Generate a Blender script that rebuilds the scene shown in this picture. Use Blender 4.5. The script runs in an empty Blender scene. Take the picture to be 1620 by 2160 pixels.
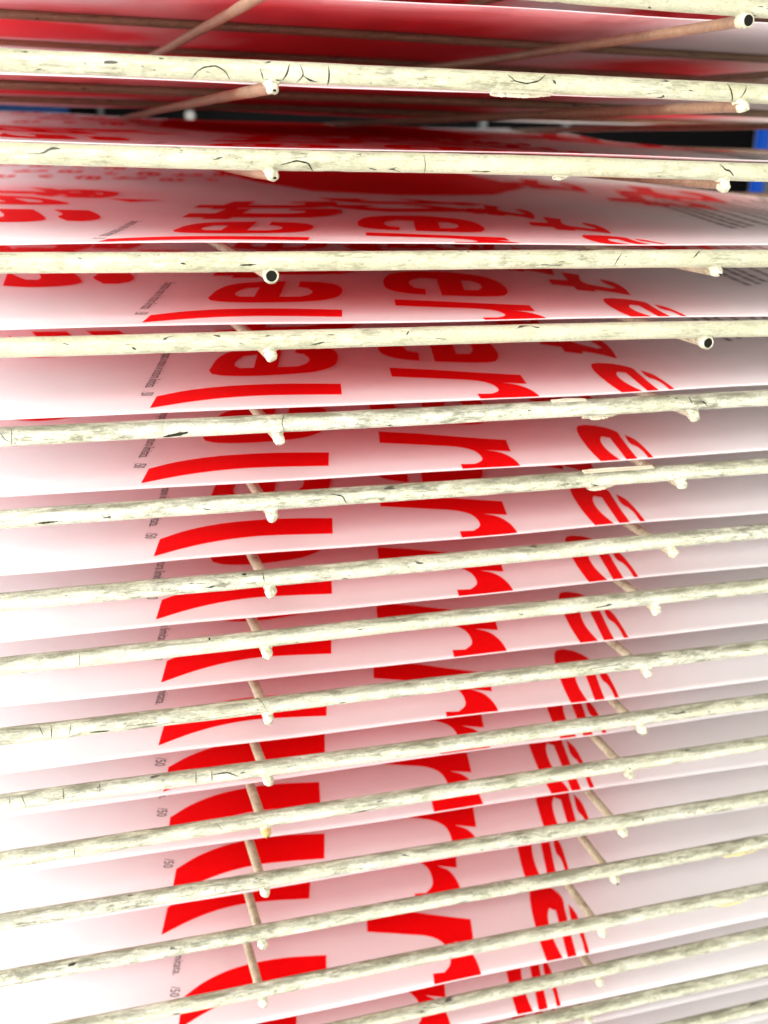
import bpy, bmesh, math, random
from mathutils import Vector, noise
S = bpy.context.scene
C = S.collection
random.seed(4)

# ------------------------------------------------------------------ camera, light, exposure
OZ = 1.30                      # eye height of the photographer above the floor is OZ + CAM z
CAM_ROT = (1.247309, -0.026469, -0.299804)
CAM_LOC = (-0.061804, -0.282225, -0.234518)
F_PX = 2307.21
cam_d = bpy.data.cameras.new("camera")
cam = bpy.data.objects.new("camera", cam_d); C.objects.link(cam)
cam.location = (CAM_LOC[0], CAM_LOC[1], CAM_LOC[2] + OZ)
cam.rotation_euler = CAM_ROT
cam_d.sensor_fit = 'VERTICAL'; cam_d.sensor_height = 36.0
cam_d.lens = F_PX / 2160 * 36
cam_d.clip_start = 0.01; cam_d.clip_end = 50
cam_d.dof.use_dof = True; cam_d.dof.focus_distance = 0.315; cam_d.dof.aperture_fstop = 17
S.camera = cam

world = bpy.data.worlds.new("World"); S.world = world
world.use_nodes = True
world.node_tree.nodes["Background"].inputs[0].default_value = (0.95, 0.97, 1.0, 1)
world.node_tree.nodes["Background"].inputs[1].default_value = 0.20

def area(name, loc, target, size, power, color):
    d = bpy.data.lights.new(name, 'AREA'); d.shape = 'RECTANGLE'
    d.size, d.size_y = size; d.energy = power; d.color = color
    o = bpy.data.objects.new(name, d); C.objects.link(o)
    o.location = loc
    o.rotation_euler = (Vector(target) - Vector(loc)).to_track_quat('-Z', 'Y').to_euler()
    return o
EYE = OZ - 0.2345
area("low_front_fill", (-1.05, -1.15, EYE - 0.55), (0.0, 0.05, EYE - 0.12), (1.9, 1.1), 46, (0.98, 0.98, 1.0))  # added low fill in place of floor bounce, lights the sheet undersides
area("ceiling_light", (-0.35, -1.05, EYE + 0.85), (0.0, 0.0, EYE - 0.2), (1.5, 0.9), 35, (1.0, 0.985, 0.965))
area("side_window_light", (-1.20, 0.15, EYE - 0.10), (0.0, 0.2, EYE - 0.12), (1.1, 1.3), 84, (0.97, 0.96, 1.0))
area("far_side_fill", (1.30, 0.00, EYE - 0.30), (0.1, 0.1, EYE - 0.22), (0.9, 1.2), 32, (1.0, 0.95, 0.86))  # added fill without a known source, evens out shading on the right
area("rear_window_light", (-1.2, 1.20, EYE + 0.12), (-0.10, 0.42, EYE), (0.6, 0.6), 22, (0.93, 0.95, 1.0))
S.view_settings.view_transform = 'Standard'; S.view_settings.look = 'None'
S.view_settings.exposure = 0.07; S.view_settings.gamma = 1.0
S.render.engine = 'CYCLES'
S.cycles.max_bounces = 14; S.cycles.diffuse_bounces = 9; S.cycles.glossy_bounces = 3
S.cycles.transmission_bounces = 6

# ------------------------------------------------------------------ materials
def mat(name):
    m = bpy.data.materials.new(name); m.use_nodes = True
    return m, m.node_tree.nodes, m.node_tree.links, m.node_tree.nodes["Principled BSDF"]
def coords(N, L, scale):
    g = N.new('ShaderNodeNewGeometry'); mp = N.new('ShaderNodeMapping')
    mp.inputs['Scale'].default_value = scale
    L.new(g.outputs['Position'], mp.inputs['Vector']); return mp.outputs[0]
def noise_tex(N, L, scale, detail=4, rough=.55, dist=0):
    n = N.new('ShaderNodeTexNoise'); n.inputs['Scale'].default_value = 1
    n.inputs['Detail'].default_value = detail; n.inputs['Roughness'].default_value = rough
    n.inputs['Distortion'].default_value = dist
    L.new(coords(N, L, scale), n.inputs['Vector']); return n.outputs['Fac']
def ramp(N, L, fac, stops):
    r = N.new('ShaderNodeValToRGB'); e = r.color_ramp.elements
    while len(e) < len(stops): e.new(.5)
    for k, (p, c) in enumerate(stops):
        e[k].position = p; e[k].color = (c, c, c, 1) if not isinstance(c, tuple) else c + (1,)
    L.new(fac, r.inputs[0]); return r.outputs[0]
def mix(N, L, fac, a, b, mode='MIX'):
    m = N.new('ShaderNodeMix'); m.data_type = 'RGBA'; m.blend_type = mode
    for sock, v in ((m.inputs[0], fac), (m.inputs[6], a), (m.inputs[7], b)):
        if isinstance(v, (int, float)): sock.default_value = v
        elif isinstance(v, tuple): sock.default_value = v + (1,)
        else: L.new(v, sock)
    return m.outputs[2]
def bump(N, L, b, h, strength, dist):
    n = N.new('ShaderNodeBump'); n.inputs['Strength'].default_value = strength; n.inputs['Distance'].default_value = dist
    L.new(h, n.inputs['Height']); L.new(n.outputs[0], b.inputs['Normal'])

def wire_paint(name, base, dirt, grime=1.0, dust=0.0):
    m, N, L, b = mat(name)
    tint = ramp(N, L, noise_tex(N, L, (40, 110, 110), 4), [(.3, base), (.7, tuple(v * w for v, w in zip(base, (.84, .83, .72))))])
    patch = ramp(N, L, noise_tex(N, L, (26, 90, 90), 4, .6), [(.38, 0.1), (.62, 1.0)])
    film = ramp(N, L, noise_tex(N, L, (150, 420, 420), 8, .74, .3), [(.47, 0.0), (.62, .72 * grime)])
    c = mix(N, L, mix(N, L, 1.0, film, patch, 'MULTIPLY'), tint, dirt)
    scr = ramp(N, L, noise_tex(N, L, (90, 2200, 2200), 3, .6, .6), [(.57, 0.0), (.66, .7 * grime)])
    c = mix(N, L, mix(N, L, 1.0, scr, patch, 'MULTIPLY'), c, tuple(v * .8 for v in dirt))
    grain = ramp(N, L, noise_tex(N, L, (1100, 1600, 1600), 4, .7), [(.46, 0.0), (.72, .5 * grime)])
    c = mix(N, L, grain, c, tuple(v * 1.3 for v in dirt))
    clean = ramp(N, L, noise_tex(N, L, (120, 300, 300), 5, .65), [(.58, 0.0), (.70, .5)])
    c = mix(N, L, clean, c, tuple(min(.88, v * 1.35) for v in base))
    if dust:                              # grey dust settled on the upper side of the wire
        g = N.new('ShaderNodeNewGeometry'); sx = N.new('ShaderNodeSeparateXYZ'); L.new(g.outputs['Normal'], sx.inputs[0])
        up = ramp(N, L, sx.outputs['Z'], [(.15, 0.0), (.75, dust)])
        film2 = ramp(N, L, noise_tex(N, L, (75, 430, 430), 9, .72, .6), [(.36, 0.2), (.60, 1.0)])
        c = mix(N, L, mix(N, L, 1.0, up, film2, 'MULTIPLY'), c, tuple(v * 1.15 for v in dirt))
    speck = ramp(N, L, noise_tex(N, L, (520, 1500, 1500), 2, .5), [(.70, 0.0), (.73, 1.0)])
    c = mix(N, L, mix(N, L, 1.0, speck, patch, 'MULTIPLY'), c, (.03, .027, .02))
    chip = ramp(N, L, noise_tex(N, L, (110, 420, 420), 2, .5, 1.0), [(.705, 0.0), (.715, 1.0)])
    c = mix(N, L, chip, c, (.05, .047, .035))
    L.new(c, b.inputs['Base Color'])
    b.inputs['Roughness'].default_value = .33
    b.inputs['Specular IOR Level'].default_value = .5
    h = mix(N, L, .35, noise_tex(N, L, (300, 700, 700), 6, .65), noise_tex(N, L, (60, 380, 380), 5, .6))
    bump(N, L, b, h, .6, .0006)
    return m
M_wire = wire_paint("cream_wire_paint", (.53, .52, .38), (.13, .12, .065), .85)
M_grimy = wire_paint("grimy_cream_wire_paint", (.63, .625, .50), (.10, .096, .058), 1.25, .9)
M_rod = wire_paint("dusty_rod_paint_red_bounce", (.25, .155, .095), (.10, .065, .04), 1.2, .3)  # dusty paint, base colour reddened to carry bounce off the red prints
M_rod_tan = wire_paint("dusty_tan_rod_paint", (.42, .375, .265), (.13, .11, .065), 1.2, .4)
M_end = wire_paint("white_rod_end_paint", (.50, .49, .37), (.13, .12, .07), 1.2)
M_flake = wire_paint("cream_paint_flake", (.60, .55, .42), (.36, .29, .18), .8)
M_yellow = wire_paint("yellowed_paint_flake", (.66, .60, .34), (.4, .34, .15), .7)

def plain(name, col, rough=.6, spec=.3):
    m, N, L, b = mat(name)
    c = ramp(N, L, noise_tex(N, L, (220, 220, 220), 4), [(.3, tuple(v * .85 for v in col)), (.7, col)])
    L.new(c, b.inputs['Base Color']); b.inputs['Roughness'].default_value = rough
    b.inputs['Specular IOR Level'].default_value = spec
    return m
M_crack = plain("crack_dark", (.03, .027, .018), .8, .1)
M_hole = plain("bore_shade_black", (.012, .011, .009), .9, .05)
M_rust = plain("rusty_wire_tip", (.42, .27, .10), .6)
M_grey = plain("grey_caption_ink", (.045, .04, .045), .7, .1)
M_text = plain("grey_text_ink", (.30, .285, .27), .7, .1)

def translucent_mix(m, N, L, b, colsock, amount):
    t = N.new('ShaderNodeBsdfTranslucent'); ms = N.new('ShaderNodeMixShader'); ms.inputs[0].default_value = amount
    if isinstance(colsock, tuple): t.inputs[0].default_value = colsock + (1,)
    else: L.new(colsock, t.inputs[0])
    L.new(b.outputs[0], ms.inputs[1]); L.new(t.outputs[0], ms.inputs[2])
    L.new(ms.outputs[0], N["Material Output"].inputs['Surface'])
m, N, L, b = mat("white_print_paper")
pc = ramp(N, L, noise_tex(N, L, (30, 30, 30), 5, .6), [(.3, (.87, .845, .84)), (.7, (.90, .88, .875))])
att = N.new('ShaderNodeAttribute'); att.attribute_name = 'red_bounce_tint'
pc = mix(N, L, att.outputs['Fac'], pc, (.92, .09, .12))       # red bounce light painted on the back of the paper, strongest near ink
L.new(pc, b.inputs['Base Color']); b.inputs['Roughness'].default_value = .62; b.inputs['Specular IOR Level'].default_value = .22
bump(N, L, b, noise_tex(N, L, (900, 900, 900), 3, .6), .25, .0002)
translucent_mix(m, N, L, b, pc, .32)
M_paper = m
m, N, L, b = mat("red_screen_ink")
rc = ramp(N, L, noise_tex(N, L, (420, 420, 420), 4, .6), [(.3, (.88, .0015, .003)), (.7, (.93, .0025, .004))])
L.new(rc, b.inputs['Base Color']); b.inputs['Roughness'].default_value = .5; b.inputs['Specular IOR Level'].default_value = .12
bump(N, L, b, noise_tex(N, L, (1500, 1500, 1500), 3, .6), .3, .0002)
translucent_mix(m, N, L, b, rc, .24)
M_red = m

# ------------------------------------------------------------------ object helpers
def link(name, bm, m, parent=None, smooth=True):
    bm.normal_update()
    me = bpy.data.meshes.new(name); bm.to_mesh(me); bm.free()
    if smooth:
        for p in me.polygons: p.use_smooth = True
    me.materials.append(m)
    o = bpy.data.objects.new(name, me); C.objects.link(o)
    if parent: o.parent = parent
    return o
def thing(o, label, cat, group=None):
    o['label'] = label; o['category'] = cat
    if group: o['group'] = group
    return o
def empty(name, loc):
    o = bpy.data.objects.new(name, None); C.objects.link(o); o.location = loc; o.empty_display_size = .01
    return o

# ------------------------------------------------------------------ rack geometry (metres, front plane y = LEAN*z)
Z = [-0.19406, -0.21717, -0.23898, -0.26541, -0.28777, -0.3121, -0.33659, -0.36187, -0.38351, -0.40891, -0.43343, -0.45399, -0.48053, -0.50382, -0.53094, -0.55835, -0.57822, -0.60129]
T = [-0.00142, 0.00222, -0.00143, 0.00233, 0.00018, 0.00393, 0.00335, 0.00495, 0.00153, -0.00452, -0.00441, 0.00188, -0.00634, -0.00311, 0.00175, 0.01092, -0.00487, -0.0]
DXL = [0.0, -0.00044, -0.00023, -0.00024, -0.00016, 0.00228, 0.00072, 0.00053, -0.00061, 0.0002, 0.00039, -0.00025, -0.00036, -0.00107, -0.00086, 0.0, 0.0, 0.0]
DXR = [-0.00291, 0.00013, -0.00128, 0.00093, 0.00125, 0.0015, 0.00089, 0.00158, -0.00104, -0.00049, 0.00105, -0.0007, 0.00046, 0.00024, -0.00137, 0.00115, -0.00131, 0.0]
LEAN = -0.07729
RB, RR, DROP = .00272, .00168, .0038
X0, X1, YB = -.30, .45, .555
def zk(k): return Z[0] + .0245 if k < 0 else Z[k] if k < len(Z) else Z[-1] - .0238 * (k - len(Z) + 1)
def tk(k): return T[k] if 0 <= k < len(T) else 0.
def rise(y, k=3): return (.022 if k <= 0 else -.006 if k == 1 else .058 if k == 2 else .045) * y * y if y > 0 else 0.
def nz(x, y, z): return noise.noise(Vector((x, y, z)))
def bar_r(k, x, a):
    ca, sa = math.cos(a), math.sin(a)
    s = k * 7.31
    r = RB * (1 + .035 * nz(x * 22 + s, ca * .8, sa * .8) + .03 * nz(x * 90 + s, ca * 1.6, sa * 1.6)
              + .014 * nz(x * 420 + s, ca * 3, sa * 3))
    return r
def bar_c(k, x):                # centre line of the front bar, local to the shelf empty
    return (.0005 * nz(x * 6, k * 3.7, 1.), tk(k) * (x - .07) + .0004 * nz(x * 9, k * 2.1, 5.))
def tube_mesh(pts, rfun, seg, frame):
    bm = bmesh.new(); rings = []
    for i, p in enumerate(pts):
        ux, uy = frame
        rings.append([bm.verts.new(p + ux * (rfun(i, a) * math.cos(a)) + uy * (rfun(i, a) * math.sin(a)))
                      for a in (2 * math.pi * j / seg for j in range(seg))])
    for r0, r1 in zip(rings, rings[1:]):
        for j in range(seg):
            bm.faces.new((r0[j], r0[(j + 1) % seg], r1[(j + 1) % seg], r1[j]))
    bm.faces.new(rings[0][::-1]); bm.faces.new(rings[-1])
    bmesh.ops.recalc_face_normals(bm, faces=bm.faces)
    return bm
FY, UPZ = Vector((0, -1, 0)), Vector((0, 0, 1))
def front_bar(k, parent):
    n = 500
    xs = [X0 + (X1 - X0) * i / (n - 1) for i in range(n)]
    pts = [Vector((x,) + bar_c(k, x)) for x in xs]
    return link('front_bar', tube_mesh(pts, lambda i, a: bar_r(k, xs[i], a), 22, (FY, UPZ)), M_grimy if k >= 5 else M_wire, parent)
def cross_bar(k, y, parent):
    n = 90
    xs = [X0 + (X1 - X0) * i / (n - 1) for i in range(n)]
    pts = [Vector((x, y, RB - .0017 + rise(y, k) + tk(k) * (x - .07) + .0003 * nz(x * 8, y * 30, k * 1.3))) for x in xs]
    return link('cross_bar', tube_mesh(pts, lambda i, a: (.0017 + .00008 * nz(xs[i] * 70, math.cos(a), k + y * 9)), 14, (FY, UPZ)), M_rod, parent)
def rod_c(k, x, y): return Vector((x, y, -DROP + tk(k) * (x - .07) + rise(y, k) + .0003 * nz(x * 20, y * 10, k)))
def depth_rod(k, x, y0, kind, parent, col=None):
    n = 150
    ys = [y0 + (YB - y0) * (i / (n - 1)) ** 1.4 for i in range(n)]
    pts = [rod_c(k, x, y) for y in ys]
    def r(i, a):
        e = 1.0
        return RR * e * (1 + .06 * nz(ys[i] * 60, math.cos(a) + x * 50, math.sin(a) + k * 5) + .03 * nz(ys[i] * 260, math.cos(a) * 2, math.sin(a) * 2 + k))
    rod = link('depth_rod', tube_mesh(pts, r, 16, (Vector((1, 0, 0)), UPZ)), M_rod_tan if k >= 3 else M_rod, parent)
    c = rod_c(k, x, y0)
    seed = k * 3.3 + x * 40
    if kind == 'open':          # tube end: painted lip round a dark disc painted as the bore's shade
        bm = bmesh.new(); seg = 18
        fl = 1.32 if kind == 'open' else 1.02
        prof = [(RR * .95, .0042), (RR * (fl * .6 + .4), .0022), (RR * fl, .0006), (RR * fl, -.0004), (RR * fl * .87, -.0009)]
        bore = RR * (.84 if kind == 'open' else .30)
        prof += [(bore * 1.12, -.0009 if kind == 'open' else -.0011), (bore, -.0006), (bore * .95, .0014)]
        rings = []
        for q, (rad, dy) in enumerate(prof):
            rings.append([bm.verts.new(c + Vector(((rad * (1 + .10 * nz(math.cos(t) * 1.3, math.sin(t) * 1.3, seed + q * .2))) * math.cos(t), dy,
                          (rad * (1 + .10 * nz(math.cos(t) * 1.3, math.sin(t) * 1.3, seed + q * .2 + 3))) * math.sin(t)))) for t in (2 * math.pi * j / seg for j in range(seg))])
        for a, b_ in zip(rings, rings[1:]):
            for j in range(seg): bm.faces.new((a[j], a[(j + 1) % seg], b_[(j + 1) % seg], b_[j]))
        bmesh.ops.recalc_face_normals(bm, faces=bm.faces)
        link('rod_end', bm, M_end, rod)
        bm = bmesh.new()
        bmesh.ops.create_cone(bm, cap_ends=True, segments=16, radius1=bore * 1.08, radius2=bore * 1.08, depth=.0007)
        for v in bm.verts: v.co = Vector((v.co.x, v.co.z, v.co.y)) + c + Vector((0, -.0005 if kind == 'open' else -.0007, 0))
        link('bore', bm, M_hole, rod, False)
    else:                                # rounded blob of thick paint over the end
        bm = bmesh.new()
        bmesh.ops.create_icosphere(bm, subdivisions=4, radius=1)
        sy, sz = (.0026, 1.08) if kind == 'blob' else (.0027, 1.10) if kind == 'drop' else (.0022, 1.0)
        for v in bm.verts:
            d = v.co.copy()
            w = 1 + .22 * nz(d.x * 1.5 + seed, d.y * 1.5, d.z * 1.5) + .05 * nz(d.x * 5, d.y * 5 + seed, d.z * 5)
            z_ = d.z * RR * sz * w * 1.05
            if kind == 'drop' and d.z < 0: z_ *= 1.1
            v.co = c + Vector((d.x * RR * 1.02 * w, .0003 + d.y * sy * w, z_ - (.0003 if kind == 'drop' else 0)))
        link('rod_end', bm, col or M_end, rod)
        if kind == 'pin':                # a pin hole in the paint, its shade drawn as a dark bead
            bm = bmesh.new()
            bmesh.ops.create_uvsphere(bm, u_segments=12, v_segments=8, radius=.00042)
            for v in bm.verts: v.co = Vector((v.co.x * 1.15, v.co.y * .6, v.co.z * .8)) + c + Vector((.0002, -.0018, -.0008))
            link('bore', bm, M_hole, rod)
    # web of paint and weld where the rod meets the front bar
    bm = bmesh.new()
    bmesh.ops.create_icosphere(bm, subdivisions=4, radius=1)
    by, bz = bar_c(k, x)
    for v in bm.verts:
        d = v.co.copy()
        w = 1 + .16 * nz(d.x * 1.2 + seed, d.y * 1.7, d.z * 1.7 + 9)
        wid = .0027 + .0013 * d.z
        v.co = Vector((x + d.x * wid * w, by + .0002 + d.y * .0024 * w, bz - .0018 + d.z * .0027 * w))
    link('weld_bead', bm, M_grimy if k >= 5 else M_wire, rod)
    return rod

def strip_on_bar(k, pts, width, parent):
    """a crack in the paint: a thin ribbon lying on the bar's real surface"""
    P = []
    for i in range(len(pts) - 1):
        (xa, aa), (xb, ab) = pts[i], pts[i + 1]
        n = max(4, int(math.hypot((xb - xa) / RB, ab - aa) / .12))
        for j in range(n): P.append((xa + (xb - xa) * j / n, aa + (ab - aa) * j / n))
    P.append(pts[-1])
    for _ in range(4 if len(pts) > 2 else 0):
        P = [P[0]] + [tuple((P[i - 1][c] + 2 * P[i][c] + P[i + 1][c]) / 4 for c in (0, 1)) for i in range(1, len(P) - 1)] + [P[-1]]
    bm = bmesh.new(); prev = None
    for i, (x, a) in enumerate(P):
        q0, q1 = P[max(0, i - 1)], P[min(len(P) - 1, i + 1)]
        tx, ta = q1[0] - q0[0], (q1[1] - q0[1]) * RB
        l = math.hypot(tx, ta) or 1
        f = i / max(1, len(P) - 1)
        w = width * (.3 + .7 * math.sin(math.pi * min(.98, max(.02, f)))) * (1 + .5 * nz(x * 900, a * 5, k))
        nx, na = -ta / l * w, tx / l * w / RB
        row = []
        for s in (-1, 0, 1):
            xx, ax = x + nx * s, a + na * s
            cy, cz = bar_c(k, xx)
            r = bar_r(k, xx, ax) + (.00007 if s == 0 else .000045)
            row.append(bm.verts.new((xx, cy - r * math.cos(ax), cz + r * math.sin(ax))))
        if prev:
            bm.faces.new((prev[0], prev[1], row[1], row[0])); bm.faces.new((prev[1], prev[2], row[2], row[1]))
        prev = row
    bmesh.ops.recalc_face_normals(bm, faces=bm.faces)
    return link('paint_crack', bm, M_crack, parent)

def flake(k, xa, xb, m, drop, parent, up=False):
    """a torn skin of paint peeling off the bar"""
    bm = bmesh.new(); n = 40; rows = []
    sgn = 1 if up else -1
    for i in range(n + 1):
        f = i / n; x = xa + (xb - xa) * f
        cy, cz = bar_c(k, x)
        prof = (math.sin(math.pi * min(1, f * 1.15 + .03)) ** .55 if f < .84 else .25 * (1 - f) / .16)
        ln = drop * (.22 + .78 * prof * (.75 + .5 * nz((xb - xa) * f * 250, k * 2.2, 1)) + .16 * nz((xb - xa) * f * 1400, k, 3))
        row = []
        a0 = sgn * 1.05
        for j in range(6):
            g = j / 5; arc = g * (.0016 + max(.0002, ln))
            if arc < .0016:
                a = a0 + sgn * arc / RB; rr = bar_r(k, x, a) + .0001
                p = Vector((x, cy - rr * math.cos(a), cz + rr * math.sin(a)))
                tang = Vector((0, math.sin(a) * sgn, math.cos(a) * sgn)); last = p
            else:
                if not row: last = p
                p = last + Vector((0, -.35 if not up else -.1, sgn * 1.0)).normalized() * (arc - .0016)
            row.append(bm.verts.new(p))
        rows.append(row)
    for a, b_ in zip(rows, rows[1:]):
        for j in range(5): bm.faces.new((a[j], a[j + 1], b_[j + 1], b_[j]))
    bmesh.ops.recalc_face_normals(bm, faces=bm.faces)
    ext = bmesh.ops.solidify(bm, geom=bm.faces[:], thickness=.00016)
    bmesh.ops.recalc_face_normals(bm, faces=bm.faces)
    return link('paint_flake', bm, m, parent)

ENDL = {1: 'pin', 2: 'pin', 3: 'open', 4: 'blob', 5: 'drop', 6: 'drop', 7: 'drop', 8: 'drop', 9: 'drop', 10: 'blob', 11: 'pin', 12: 'blob', 13: 'blob', 14: 'blob'}
ENDR = {0: 'open', 1: 'blob', 2: 'drop', 3: 'pin', 4: 'open', 5: 'drop', 6: 'blob', 7: 'blob', 8: 'drop', 9: 'blob', 10: 'blob', 11: 'blob', 12: 'blob', 13: 'pin', 14: 'drop', 15: 'drop', 16: 'pin'}
CRACKS = [(1, 0.25, [(-0.02125, -1.11), (-0.01984, -0.29), (-0.01805, 0.09), (-0.01504, 0.27), (-0.01268, -0.17), (-0.01132, -0.99)]),
 (1, 0.2, [(-0.0038, 0.19), (-0.00283, -0.79)]),
 (1, 0.3, [(0.00399, 0.75), (0.00322, -0.14), (0.00214, -0.81)]),
 (1, 0.3, [(-0.00219, -0.84), (0.00177, -0.82)]),
 (1, 0.22, [(0.00673, 0.75), (0.00759, -0.21), (0.00597, -1.0)]),
 (1, 0.3, [(0.00761, -0.3), (0.00923, -0.67), (0.01134, -0.87)]),
 (1, 0.3, [(0.01429, 0.74), (0.01441, -1.34)]),
 (1, 0.3, [(0.06472, 0.64), (0.0667, 0.05), (0.07028, -0.13), (0.07379, 0.16), (0.07625, 0.91)]),
 (1, 0.3, [(0.13419, 0.98), (0.13498, 0.17), (0.13683, -1.14)]),
 (1, 0.25, [(0.14049, 0.88), (0.14012, 0.25), (0.1387, -0.57)]),
 (2, 0.3, [(0.00167, -0.43), (0.00611, -0.0), (0.00935, -0.21), (0.01151, -1.55)]),
 (2, 0.35, [(0.13606, 0.84), (0.13771, 0.13), (0.13903, 0.14), (0.14089, -0.45)]),
 (2, 0.15, [(0.04199, 0.79), (0.04268, -1.29)]),
 (3, 0.2, [(0.1068, 0.76), (0.10501, 0.01), (0.10444, -0.74)]),
 (3, 0.25, [(0.13422, 1.12), (0.13108, 0.12)]),
 (3, 0.35, [(-0.00915, -0.23), (-0.0046, -0.19)]),
 (3, 0.3, [(-0.02506, 0.01), (-0.02356, -0.09)]),
 (3, 0.25, [(0.08915, 1.25), (0.09948, 1.37)]),
 (4, 0.4, [(-0.03857, -0.14), (-0.03744, -0.38)]),
 (4, 0.35, [(0.03982, 0.34), (0.04069, 0.74)]),
 (5, 0.15, [(0.00466, 1.81), (0.00312, 0.2), (0.00412, -0.83)]),
 (5, 0.9, [(-0.03075, -0.76), (-0.02746, -0.54), (-0.024, -0.29)]),
 (5, 0.15, [(-0.07417, 0.68), (-0.0732, -0.06), (-0.07143, -0.33)]),
 (5, 0.15, [(-0.0712, 1.12), (-0.07151, -0.76)]),
 (5, 0.3, [(0.03948, 1.59), (0.04877, 1.81), (0.06427, 1.81)]),
 (5, 0.3, [(0.13849, 0.91), (0.13956, -0.01)]),
 (5, 0.3, [(0.14219, 0.31), (0.14396, 0.15), (0.14551, -0.4)]),
 (6, 0.3, [(0.01863, 0.66), (0.02226, 0.33), (0.02359, -0.64)]),
 (6, 0.5, [(-0.06639, -0.43), (-0.06099, -0.37)]),
 (7, 0.2, [(-0.002, 1.13), (-0.00172, 0.01)]),
 (7, 0.6, [(-0.00835, 1.05), (-0.00689, 1.06)]),
 (8, 0.15, [(-0.05745, 1.02), (-0.05769, -0.55)]),
 (8, 0.5, [(-0.01849, 1.36), (-0.01851, 0.91)]),
 (9, 0.22, [(-0.06726, 1.01), (-0.06735, -0.44)]),
 (9, 0.15, [(-0.07111, 1.49), (-0.06966, -0.05)]),
 (9, 0.15, [(-0.06137, 1.01), (-0.06215, -0.22)]),
 (9, 0.5, [(-0.05594, -0.32), (-0.0531, -0.36), (-0.05009, -0.4)]),
 (9, 0.15, [(-0.00338, 1.86), (-0.0009, 0.27)]),
 (10, 0.18, [(-0.06524, 1.31), (-0.0652, -0.21)]),
 (10, 0.14, [(-0.054, 1.56), (-0.05413, 0.05)]),
 (10, 0.2, [(-0.02351, 1.2), (-0.02381, -0.3)]),
 (10, 0.22, [(-0.01846, 1.03), (-0.01855, -0.27)]),
 (10, 0.32, [(-0.01829, 0.58), (-0.01329, 0.62), (-0.00979, -0.08)]),
 (10, 0.12, [(-0.08132, 1.25), (-0.08125, -0.25)]),
 (10, 0.15, [(-0.0778, 1.15), (-0.07662, -0.3)]),
 (11, 0.14, [(-0.06312, 0.74), (-0.0633, -0.4)]),
 (11, 0.15, [(-0.01727, 1.05), (-0.01498, -0.05)]),
 (12, 0.1, [(-0.01811, 0.8), (-0.01795, -0.15)]),
 (13, 0.7, [(-0.06814, 0.82), (-0.06548, 0.94)])]
FLAKES = [(1, 0.06069, 0.07898, 'cream'), (2, 0.08219, 0.08671, 'cream'), (5, 0.10132, 0.11312, 'cream'), (6, 0.10617, 0.11569, 'cream'), (13, 0.19063, 0.21113, 'yellow'), (14, 0.19203, 0.2094, 'yellow')]
SHELF_LABEL = {
 -1: 'cream wire shelf above the top of the photo, under the highest poster',
 0: 'topmost cream wire shelf in view, open black tube end at the top right corner',
 1: 'cream wire shelf with curved black cracks and a torn flake hanging below it',
 2: 'cream wire shelf at the dark gap with one curled crack by its left rod end',
 3: 'cream wire shelf whose left rod end is an open tube with black bore',
 4: 'cream wire shelf whose right rod end is open and black, beneath the hollow left one',
 5: 'cream wire shelf with a black rubbed scuff left of a long white drip',
 6: 'cream wire shelf with jagged flakes, just below the bar with the black scuff',
 7: 'grimy cream wire shelf directly below the bar with the jagged flakes',
 8: 'grimy cream wire shelf with one black spot left of its left rod',
 9: 'cream wire shelf with several ring cracks and a dark scuff near its left end',
 10: 'cream wire shelf with a long curved crack just left of its left rod',
 11: 'cream wire shelf with a rusty brown tip on its left rod end',
 12: 'cream wire shelf directly below the one with the rusty rod tip',
 13: 'cream wire shelf with a yellowed paint peel at right and blue-black speck at left',
 14: 'cream wire shelf with a folded yellow scrap under its right end',
 15: 'cream wire shelf with white drip at right, just below the folded yellow scrap',
 16: 'cream wire shelf with pin hole in right rod, second from the bottom corner',
 17: 'lowest cream wire shelf in view, cut off by the bottom right corner',
 18: 'cream wire shelf just under the bottom edge of the photo',
 19: 'cream wire shelf at the very bottom, two below the photo edge',
}
for k in range(-1, 20):
    root = empty('wire_shelf', (0, LEAN * zk(k), zk(k) + OZ))
    thing(root, SHELF_LABEL[k], 'wire shelf', 'wire shelves of the drying rack')
    fb = front_bar(k, root)
    for y in (.165, .330): cross_bar(k, y, root)
    depth_rod(k, DXL[min(max(k, 0), 17)], -.0014 - .0004 * (k % 3), ENDL.get(k, 'blob'), root, M_rust if k == 11 else None)
    depth_rod(k, .14 + DXR[min(max(k, 0), 17)], -.0014 - .0004 * ((k + 1) % 3), ENDR.get(k, 'blob'), root)
    depth_rod(k, .28, -.003, 'blob', root); depth_rod(k, -.14, -.003, 'blob', root)
    for kk, w, pts in CRACKS:
        if kk == k: strip_on_bar(k, pts, w * .0007, fb)
    for kk, xa, xb, col in FLAKES:
        if kk == k: flake(k, xa, xb, M_yellow if col == 'yellow' else M_flake, .0017 if k < 13 else .0022, fb)
    if k == 5: flake(k, .090, .102, M_flake, .0007, fb, True)
    if k == 6: flake(k, .104, .130, M_flake, .0006, fb, True)

# ------------------------------------------------------------------ the printed sheets
PW0, PY1, PTH = -.150, .500, .00032
def pw1(k): return {2: .283, 3: .345}.get(k, .43 if k < 3 else .36)
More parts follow.
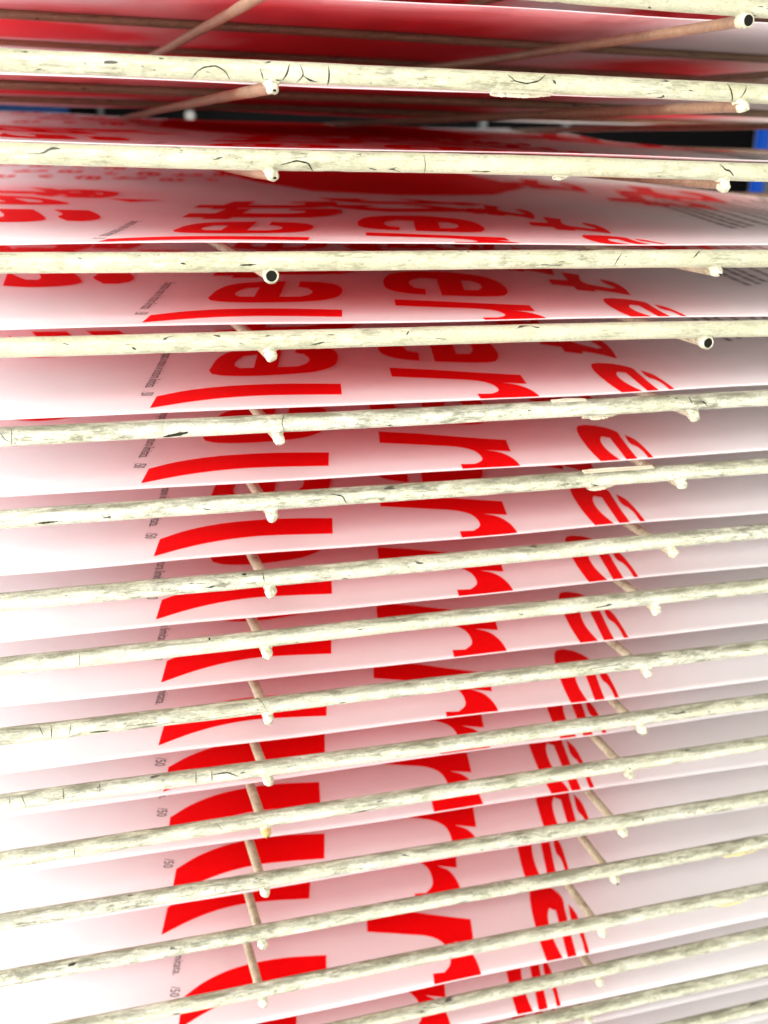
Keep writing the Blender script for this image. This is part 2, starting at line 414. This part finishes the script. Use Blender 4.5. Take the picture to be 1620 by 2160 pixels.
# k: corner (x, y) of the print in mm, turn, front edge a + b*x (mm, slope), droop at the front edge, lift
SHEETS = {-1: ((0.028, 0.035), 0, (0.055, -0.05), 0.0015, 0.0),
 0: ((0.028, 0.062), 0, (0.054, -0.06), 0.0022, 0.0),
 1: ((0.028, 0.05), 0, (0.04, -0.03), 0.004200000000000001, 0.0),
 2: ((0.027, 0.033), -0.02, (0.02, -0.02), 0.0, 0.0),
 3: ((0.015, 0.019), -0.01, (0.0065, -0.037), 0.0, 0.0011),
 4: ((0.0261, 0.018699999999999998), -0.01, (0.0062, -0.018), 0.0, 0.0005),
 5: ((0.0273, 0.0202), 0.013, (0.0064, -0.009), 0.0, 0.0),
 6: ((0.024300000000000002, 0.0224), -0.005, (0.0101, -0.02), 0.0, 0.0),
 7: ((0.027399999999999997, 0.0258), 0.009, (0.013099999999999999, -0.016), 0.0, 0.0),
 8: ((0.027100000000000003, 0.023), 0.012, (0.0104, -0.004), 0.0, 0.0),
 9: ((0.028399999999999998, 0.0258), 0.007, (0.013, -0.005), 0.0, 0.0),
 10: ((0.0268, 0.0238), -0.014, (0.0124, -0.012), 0.0, 0.0),
 11: ((0.0281, 0.0288), 0.01, (0.019100000000000002, -0.008), 0.0, 0.0),
 12: ((0.0288, 0.0352), 0.045, (0.0206, -0.015), 0.0, 0.0),
 13: ((0.03, 0.0315), 0, (0.0197, -0.004), 0.0, 0.0),
 14: ((0.027, 0.0416), -0.017, (0.028, -0.01), 0.0, 0.0),
 15: ((0.0298, 0.0209), 0.01, (0.008, -0.01), 0.0, 0.0),
 16: ((0.016, 0.013900000000000001), 0.01, (0.002, -0.005), 0.0, 0.0),
 17: ((0.022, 0.022), 0.0, (0.01, -0.005), 0.0, 0.0)}
SHEETS[18] = ((.024, .024), 0, (.012, -.01), 0, 0); SHEETS[19] = ((.020, .026), .01, (.014, -.01), 0, 0)
GL = {'paren': [(-60.3, -7.2), (-56.5, 8.6), (-47, 14.8), (-35.8, 18.8), (-24.2, 20), (-12, 19.3), (4.2, 16), (0, 0), (-15, 2.3), (-26, 3.2), (-37, 2), (-47.6, -1.2)],
 'e': [(0.8, 87.6), (-10.3, 86.2), (-18.8, 81.7), (-26.2, 70.7), (-32.2, 53.4), (-34.3, 45.1), (-34.2, 40.1), (-31.2, 36.9), (-22.0, 34.5), (-11.2, 34.8), (1.0, 37.9), (9.3, 45.5), (14.5, 56.9), (17.7, 70.3), (17.5, 79.4), (13.9, 85.4), (6.2, 87.2), (2.3, 72.4), (5.1, 69.7), (4.9, 61.1), (2.0, 53.2), (-2.4, 48.2), (-9.8, 48.0)],
 'e_c': [(-12.1, 71.9), (-17.6, 70.0), (-22.0, 61.3), (-24.0, 53.2), (-23.2, 48.8), (-18.3, 48.3)],
 't': [(-24.6, 103.4), (-19.6, 121.0), (-9.3, 122.7), (-1.0, 145.4), (9.4, 147.6), (1.9, 124.6), (21.7, 124.9), (28.3, 129.2), (30.1, 137.6), (23.0, 138.8), (26.5, 146.7), (46.4, 149.7), (44.2, 132.0), (35.4, 115.5), (26.0, 107.6), (-5.4, 105.9), (-8.3, 98.0), (-18.4, 97.5), (-16.1, 103.9)],
 'E': [(43.9, 50.2), (37.4, 55.9), (34.6, 65.6), (37.3, 80.9), (41.5, 94.0), (48.6, 107.9), (55.3, 113.1), (63.5, 114.5), (72.7, 111.9), (83.1, 100.0), (85.1, 87.3), (82.1, 69.2), (76.6, 52.8), (72.0, 44.6), (67.3, 43.1), (49.3, 48.2), (62.6, 91.8), (56.5, 95.7), (51.2, 89.9), (47.2, 80.1), (45.7, 69.1), (48.8, 65.2)],
 'E_c': [(71.2, 88.3), (74.5, 84.6), (75.0, 77.9), (71.8, 66.9), (68.0, 60.1), (62.6, 60.9)],
 'r': [(24.7, 24.5), (28.9, 40.0), (43.2, 33.4), (54.8, 26.8), (70.2, 18.8), (65.7, 4.0), (57.8, 7.5), (61.4, 3.7), (62.8, -4.0), (60.2, -21), (39.4, -21), (42.9, -7.8), (47.7, -8.5), (51.4, -5.0), (53.4, 1.5), (53.2, 8.2), (50.1, 12.9), (40.0, 18.0)],
 'T': [(109.1, 88.5), (104.1, 73.7), (109.8, 66.1), (106.7, 56.8), (111.8, 51.4), (113.8, 56.6), (118.1, 48.4), (119.9, 39.4), (127.4, 57.4), (131.8, 71.4), (133.3, 80.9), (132.2, 88.2), (128.8, 79.0), (125.4, 61.4), (122.8, 60.4), (119.6, 75.1), (129.3, 101.9), (125.1, 109.9), (116.2, 85.1)],
 'o': [(103.3, 29.2), (105.4, 32.4), (108.6, 33.2), (112.6, 30.2), (115.4, 21.6), (113.0, 13.0), (108.2, -2.0), (102.6, -21), (98.4, -21), (108.7, 13.3), (106.6, 15.8), (104.3, 12.3), (100.4, 1.3), (98.8, -7.1), (97.6, -21), (89.5, -21), (94.5, 2.6)],
 's': [(116.2, 16.3), (116.5, 9.6), (114.6, 0.2), (108.6, -21), (106.6, -21), (112.2, 0.0), (111.9, 2.7)],
 'c': [(-100.3, 83.6), (-92.6, 79.5), (-85.0, 79.4), (-77.2, 83.1), (-73.8, 88.8), (-73.6, 96.5), (-77.6, 129.2), (-91.0, 130.0), (-87.7, 100.8), (-88.7, 97.1), (-92.7, 97.4), (-96.4, 107.9), (-99.3, 123.4)],
 'h': [(-69.0, 102.6), (-66.2, 85.1), (-61.2, 84.7), (-57.2, 88.9), (-54.6, 96.6), (-54.7, 111.7), (-57.3, 128.0), (-70.2, 128.8), (-67.3, 109.1)]}
def smooth_loop(P, step=1.2, corner=.62):
    n = len(P); P = [Vector(p) for p in P]
    isc = []
    for i in range(n):
        a, b_ = (P[i] - P[i - 1]), (P[(i + 1) % n] - P[i])
        isc.append(a.angle(b_) > corner if a.length > 1e-6 and b_.length > 1e-6 else True)
    out = []
    for i in range(n):
        p1, p2 = P[i], P[(i + 1) % n]
        p0 = P[i - 1] if not isc[i] else p1 * 2 - p2
        p3 = P[(i + 2) % n] if not isc[(i + 1) % n] else p2 * 2 - p1
        d = (p2 - p1).length
        m = max(1, int(d / step))
        l0, l3 = (p1 - p0).length or 1, (p3 - p2).length or 1
        t1 = ((p1 - p0) / l0 + (p2 - p1) / d); t2 = ((p2 - p1) / d + (p3 - p2) / l3)
        t1 = t1.normalized() * d if t1.length else (p2 - p1); t2 = t2.normalized() * d if t2.length else (p2 - p1)
        for j in range(m):
            s = j / m
            out.append(p1 * (2 * s**3 - 3 * s**2 + 1) + t1 * (s**3 - 2 * s**2 + s) + p2 * (-2 * s**3 + 3 * s**2) + t2 * (s**3 - s**2))
    return [(p.x, p.y) for p in out]
SM = {n: smooth_loop(P) for n, P in GL.items()}
def glyph(name, f=lambda u, v: (u, v)):
    loops = [[f(u, v) for u, v in SM[name]]]
    if name + '_c' in SM: loops.append([f(u, v) for u, v in SM[name + '_c']])
    return loops
def shift(du, dv): return lambda u, v: (u + du, v + dv)
def mirror(c, du, dv): return lambda u, v: (c - u + du, v + dv)
def around(cu, cv, s, du, dv, sv=None):
    sv = sv or s
    return lambda u, v: ((u - cu) * s + du, (v - cv) * sv + dv)
NEAR = [glyph('paren'), glyph('e'), glyph('t'), glyph('r'), glyph('E'), glyph('o'), glyph('s'), glyph('T'), glyph('c'), glyph('h'),
        glyph('T', shift(-3, 60)), glyph('t', shift(10, 45)), glyph('t', mirror(0, 92, 23)), glyph('t', mirror(0, 101, 68))]
FAR = [glyph('e', shift(34, 160)), glyph('t', shift(42, 165)), glyph('E', shift(26, 155)), glyph('t', mirror(0, 130, 230)),
       glyph('T', shift(10, 118)), glyph('o', shift(22, 225)), glyph('T', shift(18, 240)), glyph('e', shift(62, 300)), glyph('E', shift(50, 320)),
       glyph('e', mirror(0, -98, 118)), glyph('t', mirror(0, -70, 110)),
       glyph('T', around(118, 75, 1.7, 235, 215)), glyph('T', around(118, 75, 1.9, 275, 275)), glyph('T', around(118, 75, 1.7, 225, 335))]
# two words in small bold letters towards the back of the sheet
for row, (v0, u0) in enumerate(((335, -95), (385, -80), (440, -120))):
    for q in range(6):
        nm = ('e', 't', 'E', 'T')[(q * 3 + row) % 4]
        cu, cv = {'e': (-8, 60), 't': (10, 122), 'E': (60, 80), 'T': (118, 75)}[nm]
        FAR.append(glyph(nm, around(cu, cv, .30, u0 + q * 23, v0 + 6 * (q % 2), .46)))
FAR.append(glyph('E', around(60, 80, .75, -58, 226)))
FAR[:0] = [glyph('E', shift(-185, 110)), glyph('t', shift(-110, 75)), glyph('e', shift(-95, 190))]  # letters added at left to redden the sheet undersides
FAR.append([[(-25, 318), (5, 250), (60, 262), (120, 248), (168, 300), (175, 470), (-5, 470)]])  # solid red area added to strengthen the red bounce between sheets
FAR.append([[(-38, 176), (-22, 192), (-46, 196)]])

DEEP = [[(45, 320), (62, 262), (105, 246), (160, 252), (205, 310), (215, 470), (30, 470)]]  # solid red fill standing in for the maroon shade over the far print
GRID = .008
def sheet_fns(k):
    (cx, cy), th, (ea, eb), droop, lift = SHEETS[k]
    cth, sth = math.cos(th), math.sin(th)
    wob = random.uniform(0, 50)
    def edge(x): return ea + eb * x
    def z(x, y):
        v = max(0., y - edge(x))
        s = tk(k) * (x - .07) + RB + .00035 + rise(y, k)
        s += lift * math.exp(-v / .018) - droop * math.exp(-v / .030) * (1 - .35 * min(1, max(0, (x - .06) / .1)))
        s -= .0006 * math.sin(math.pi * min(1, y / .168)) ** 2
        grow = min(1, max(0, (y - .03) / .2))
        s += .0009 * nz(x * 13 + wob * 2, y * 4, k * 1.7) * math.exp(-v / .05)
        s += (.00035 + .0011 * grow) * (nz(x * 9 + wob, y * 7, k) + .35)
        if k == 2: s += .0035 * max(0, (x - .20) / .08) ** 2 * max(0, y - .15) * 2.2 * (.6 + nz(y * 14, wob, 2))
        return s
    def place(u, v): u, v = u / 1000, v / 1000; return (cx + u * cth - v * sth, cy + u * sth + v * cth)
    return edge, z, place
def ink(loops_list, edge, z, place, name, m, parent, eps=.00013, clip=True):
    right = parent['print_width']
    bm = bmesh.new()
    for loops in loops_list:
        es = []
        for lp in loops:
            vs = [bm.verts.new(place(*p) + (0,)) for p in lp]
            es += [bm.edges.new((vs[i], vs[(i + 1) % len(vs)])) for i in range(len(vs))]
        bmesh.ops.triangle_fill(bm, use_beauty=True, use_dissolve=False, edges=es, normal=(0, 0, 1))
    if clip:
        a, b_ = edge(0), edge(1) - edge(0)
        nrm = Vector((b_, -1, 0))
        for co, no in ((Vector((0, a + .00025, 0)), nrm), (Vector((right - .001, 0, 0)), Vector((1, 0, 0))), (Vector((PW0 + .001, 0, 0)), Vector((-1, 0, 0))), (Vector((0, PY1 - .002, 0)), Vector((0, 1, 0)))):
            bmesh.ops.bisect_plane(bm, geom=bm.verts[:] + bm.edges[:] + bm.faces[:], plane_co=co, plane_no=no, clear_outer=True)
    if not bm.faces: bm.free(); return None
    xs = [v.co.x for v in bm.verts]; ys = [v.co.y for v in bm.verts]
    for axis, lo, hi in ((0, min(xs), max(xs)), (1, min(ys), max(ys))):
        q = math.ceil(lo / GRID)
        while q * GRID < hi:
            co = Vector((q * GRID, 0, 0)) if axis == 0 else Vector((0, q * GRID, 0)); no = Vector((1, 0, 0)) if axis == 0 else Vector((0, 1, 0))
            bmesh.ops.bisect_plane(bm, geom=bm.verts[:] + bm.edges[:] + bm.faces[:], plane_co=co, plane_no=no)
            q += 1
    for v in bm.verts: v.co.z = z(v.co.x, v.co.y) + eps
    for f in bm.faces:
        f.normal_update()
        if f.normal.z < 0: f.normal_flip()
    return link(name, bm, m, parent)

# the small caption, set with Blender's own font and turned into a mesh once
def text_outline(body):
    cu = bpy.data.curves.new('caption_text', 'FONT'); cu.body = body; cu.size = 1; cu.resolution_u = 2
    o = bpy.data.objects.new('caption_text', cu); C.objects.link(o)
    dg = bpy.context.evaluated_depsgraph_get(); dg.update()
    me = o.evaluated_get(dg).to_mesh()
    V = [(v.co.x, v.co.y) for v in me.vertices]; F = [tuple(p.vertices) for p in me.polygons]
    o.evaluated_get(dg).to_mesh_clear(); bpy.data.objects.remove(o); bpy.data.curves.remove(cu)
    return V, F
CAPTION = text_outline("Stampata a mano in tiratura limitata.     /50")
CAPW = max(v[0] for v in CAPTION[0])
def caption(edge, z, place, parent):
    V, F = CAPTION
    a, b_ = Vector((-44.0, 87.0)), Vector((-61.3, 10.5))
    d = (b_ - a); ln = d.length; d.normalize(); up = Vector((-d.y, d.x))
    bm = bmesh.new(); vs = []
    for x, y in V:
        p = a + d * (x / CAPW * ln) + up * (y / CAPW * ln * 1.2)
        q = place(p.x, p.y); vs.append(bm.verts.new((q[0], q[1], z(*q) + .00013)))
    for f in F:
        try: bm.faces.new([vs[i] for i in f])
        except ValueError: pass
    for f in bm.faces:
        f.normal_update()
        if f.normal.z < 0: f.normal_flip()
    link('caption', bm, M_grey, parent, False)
def paragraph(edge, z, place, parent):
    rnd = random.Random(11); loops = []
    for i in range(13):
        u0, v0 = 187 + i * 7.5, 66 + (0, 4, 10, 6, -2)[i % 5]
        v = v0
        end = v0 + 165 - rnd.uniform(0, 20)
        while v < end:
            w = rnd.uniform(5, 15)
            h = 2.4
            uu = u0 + (v - v0) * .30
            loops.append([[(uu, v), (uu + .3 * w, v + w), (uu + .3 * w + h, v + w - .6), (uu + h, v - .6)]])
            v += w + 2.2
    ink(loops, edge, z, place, 'text_lines', M_text, parent)

SHEET_LABEL = {
 -1: 'dark red underside of a printed poster glimpsed above the topmost bar',
 0: 'red lit poster sheet seen from below behind the topmost wire shelf in view',
 1: 'poster sheet seen from below, lying on the wire shelf with curved black cracks',
 2: 'poster with its far end and wavy right edge showing in front of the dark gap',
 3: 'poster just above the bar with the hollow left tube end, letters nearly flat to view',
 4: 'red lettered poster directly below the bar with the hollow left tube end',
 5: 'red lettered poster directly above the bar with the black scuff mark',
 6: 'red lettered poster directly below the bar with the black scuff mark',
 7: 'red lettered poster directly below the bar with jagged peeling flakes',
 8: 'red lettered poster on the shelf with one black spot left of its rod',
 9: 'red lettered poster on the shelf with ring cracks and scuff at left',
 10: 'red lettered poster on the shelf with a long curved crack near the left rod',
 11: 'red lettered poster lying on the shelf with the rusty rod tip',
 12: 'red lettered poster directly below the shelf with the rusty rod tip',
 13: 'red lettered poster lying on the shelf with the yellowed peel at its right end',
 14: 'red lettered poster lying on the shelf with the folded yellow scrap at right',
 15: 'red lettered poster just below the shelf with the folded yellow scrap',
 16: 'red lettered poster second from the bottom of the rack',
 17: 'lowest red lettered poster, cut off by the bottom of the photo',
 18: 'printed poster on the wire shelf just under the bottom edge of the photo',
 19: 'bottommost printed poster, below the last wire shelf in view',
}
for k in range(-1, 20):
    edge, z, place = sheet_fns(k)
    ny = 64; nx = 72
    bm = bmesh.new(); top, bot = [], []
    for j in range(ny + 1):
        rt, rb = [], []
        for i in range(nx + 1):
            x = PW0 + (pw1(k) - PW0) * i / nx
            # grid lines coincide with the ink's cutting grid except in the first row, which follows the trimmed edge
            e = edge(x)
            y = e + (PY1 - e) * (j / ny) ** 1.25
            h = z(x, y)
            rt.append(bm.verts.new((x, y, h))); rb.append(bm.verts.new((x, y, h - PTH)))
        top.append(rt); bot.append(rb)
    for j in range(ny):
        for i in range(nx):
            bm.faces.new((top[j][i], top[j][i + 1], top[j + 1][i + 1], top[j + 1][i]))
            bm.faces.new((bot[j][i], bot[j + 1][i], bot[j + 1][i + 1], bot[j][i + 1]))
    rim = [(0, i) for i in range(nx)] + [(j, nx) for j in range(ny)] + [(ny, i) for i in range(nx, 0, -1)] + [(j, 0) for j in range(ny, 0, -1)]
    for a in range(len(rim)):
        (j0, i0), (j1, i1) = rim[a], rim[(a + 1) % len(rim)]
        f = bm.faces.new((top[j0][i0], bot[j0][i0], bot[j1][i1], top[j1][i1])); f.smooth = False
    cov = {}
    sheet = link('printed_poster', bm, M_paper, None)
    sheet.location = (0, LEAN * zk(k), zk(k) + OZ)
    sheet['print_width'] = pw1(k)
    thing(sheet, SHEET_LABEL[k], 'poster', 'printed posters drying on the rack')
    for g in NEAR: ink([g], edge, z, place, 'red_letter', M_red, sheet)
    ink(FAR[3:] if k == 2 else FAR[12:-2] + FAR[-1:] + [DEEP] if k == 3 else FAR if k <= 5 else FAR[:13] + FAR[-2:-1], edge, z, place, 'distant_lettering_and_red_fill', M_red, sheet)
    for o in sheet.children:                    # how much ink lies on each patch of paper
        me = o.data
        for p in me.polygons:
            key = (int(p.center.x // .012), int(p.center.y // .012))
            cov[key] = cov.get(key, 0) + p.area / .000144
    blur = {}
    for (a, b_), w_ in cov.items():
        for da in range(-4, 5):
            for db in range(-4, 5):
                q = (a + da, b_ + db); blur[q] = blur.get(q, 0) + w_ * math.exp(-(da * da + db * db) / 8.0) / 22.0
    at = sheet.data.attributes.new('red_bounce_tint', 'FLOAT', 'POINT')
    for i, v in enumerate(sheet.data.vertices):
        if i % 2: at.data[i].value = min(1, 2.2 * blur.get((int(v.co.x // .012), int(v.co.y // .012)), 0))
    if k >= 2: caption(edge, z, place, sheet)
    if 2 <= k <= 5: paragraph(edge, z, place, sheet)

# ------------------------------------------------------------------ what shows through the gap behind the rack
M_dark = plain("dark_cabinet_paint", (.0025, .0025, .0025), .9, .05)
M_wall = plain("pale_grey_wall", (.42, .46, .47), .8, .2)
M_blue = plain("blue_plastic", (.003, .06, .36), .5, .4)
M_navy = plain("navy_cardboard", (.001, .008, .03), .8, .1)
M_knob = plain("white_knob_plastic", (.28, .27, .25), .5, .3)
M_steel = plain("grey_steel_strip", (.05, .055, .055), .4, .4)
def box_bm(bm, x0, x1, y0, y1, z0, z1, bev=.004):
    r = bmesh.ops.create_cube(bm, size=1)
    for v in r['verts']: v.co = Vector(((x0 + x1) / 2 + v.co.x * (x1 - x0), (y0 + y1) / 2 + v.co.y * (y1 - y0), (z0 + z1) / 2 + v.co.z * (z1 - z0)))
    es = list({e for v in r['verts'] for e in v.link_edges})
    bmesh.ops.bevel(bm, geom=es, offset=bev, segments=2, affect='EDGES')
def box_obj(name, b, m, parent=None, bev=.004):
    bm = bmesh.new(); box_bm(bm, *b, bev); return link(name, bm, m, parent, False)
w = box_obj('wall', (-4, 5, 2.6, 2.7, -.02, 3.2), M_wall); w['kind'] = 'structure'
f = box_obj('floor', (-4, 5, -3, 2.6, -.12, 0), plain("grey_concrete", (.22, .21, .20), .8)); f['kind'] = 'structure'
cab = box_obj('cabinet', (-1.5, 1.186, 1.50, 1.95, 0.002, 1.9), M_dark)
thing(cab, 'black cabinet standing behind the rack, seen through the dark gap', 'cabinet')
for xs, ws in ((.655, .012), (.805, .012), (.045, .008)):
    box_obj('door_strip', (xs - ws / 2, xs + ws / 2, 1.485, 1.499, .1, 1.8), M_steel, cab, .002)
bl = box_obj('blue_panel', (1.176, 1.190, 1.46, 1.49, 0.002, 1.75), M_blue)
thing(bl, 'bright blue upright panel at the right end of the dark gap', 'panel')
bx = box_obj('navy_box', (-.50, -.005, 1.30, 1.49, .80, 1.30), M_navy)
thing(bx, 'dark blue box in the gap at the far left behind the rack', 'box')
bm = bmesh.new()
bmesh.ops.create_uvsphere(bm, u_segments=24, v_segments=14, radius=.008)
for v in bm.verts:
    if v.co.y > .004: v.co.x *= .55; v.co.z *= .55; v.co.y *= 2.2
kb = link('knob', bm, M_knob); kb.location = (.173, 1.46, OZ - .200)
thing(kb, 'small round white knob on the black cabinet, blurred in the gap left of centre', 'knob')
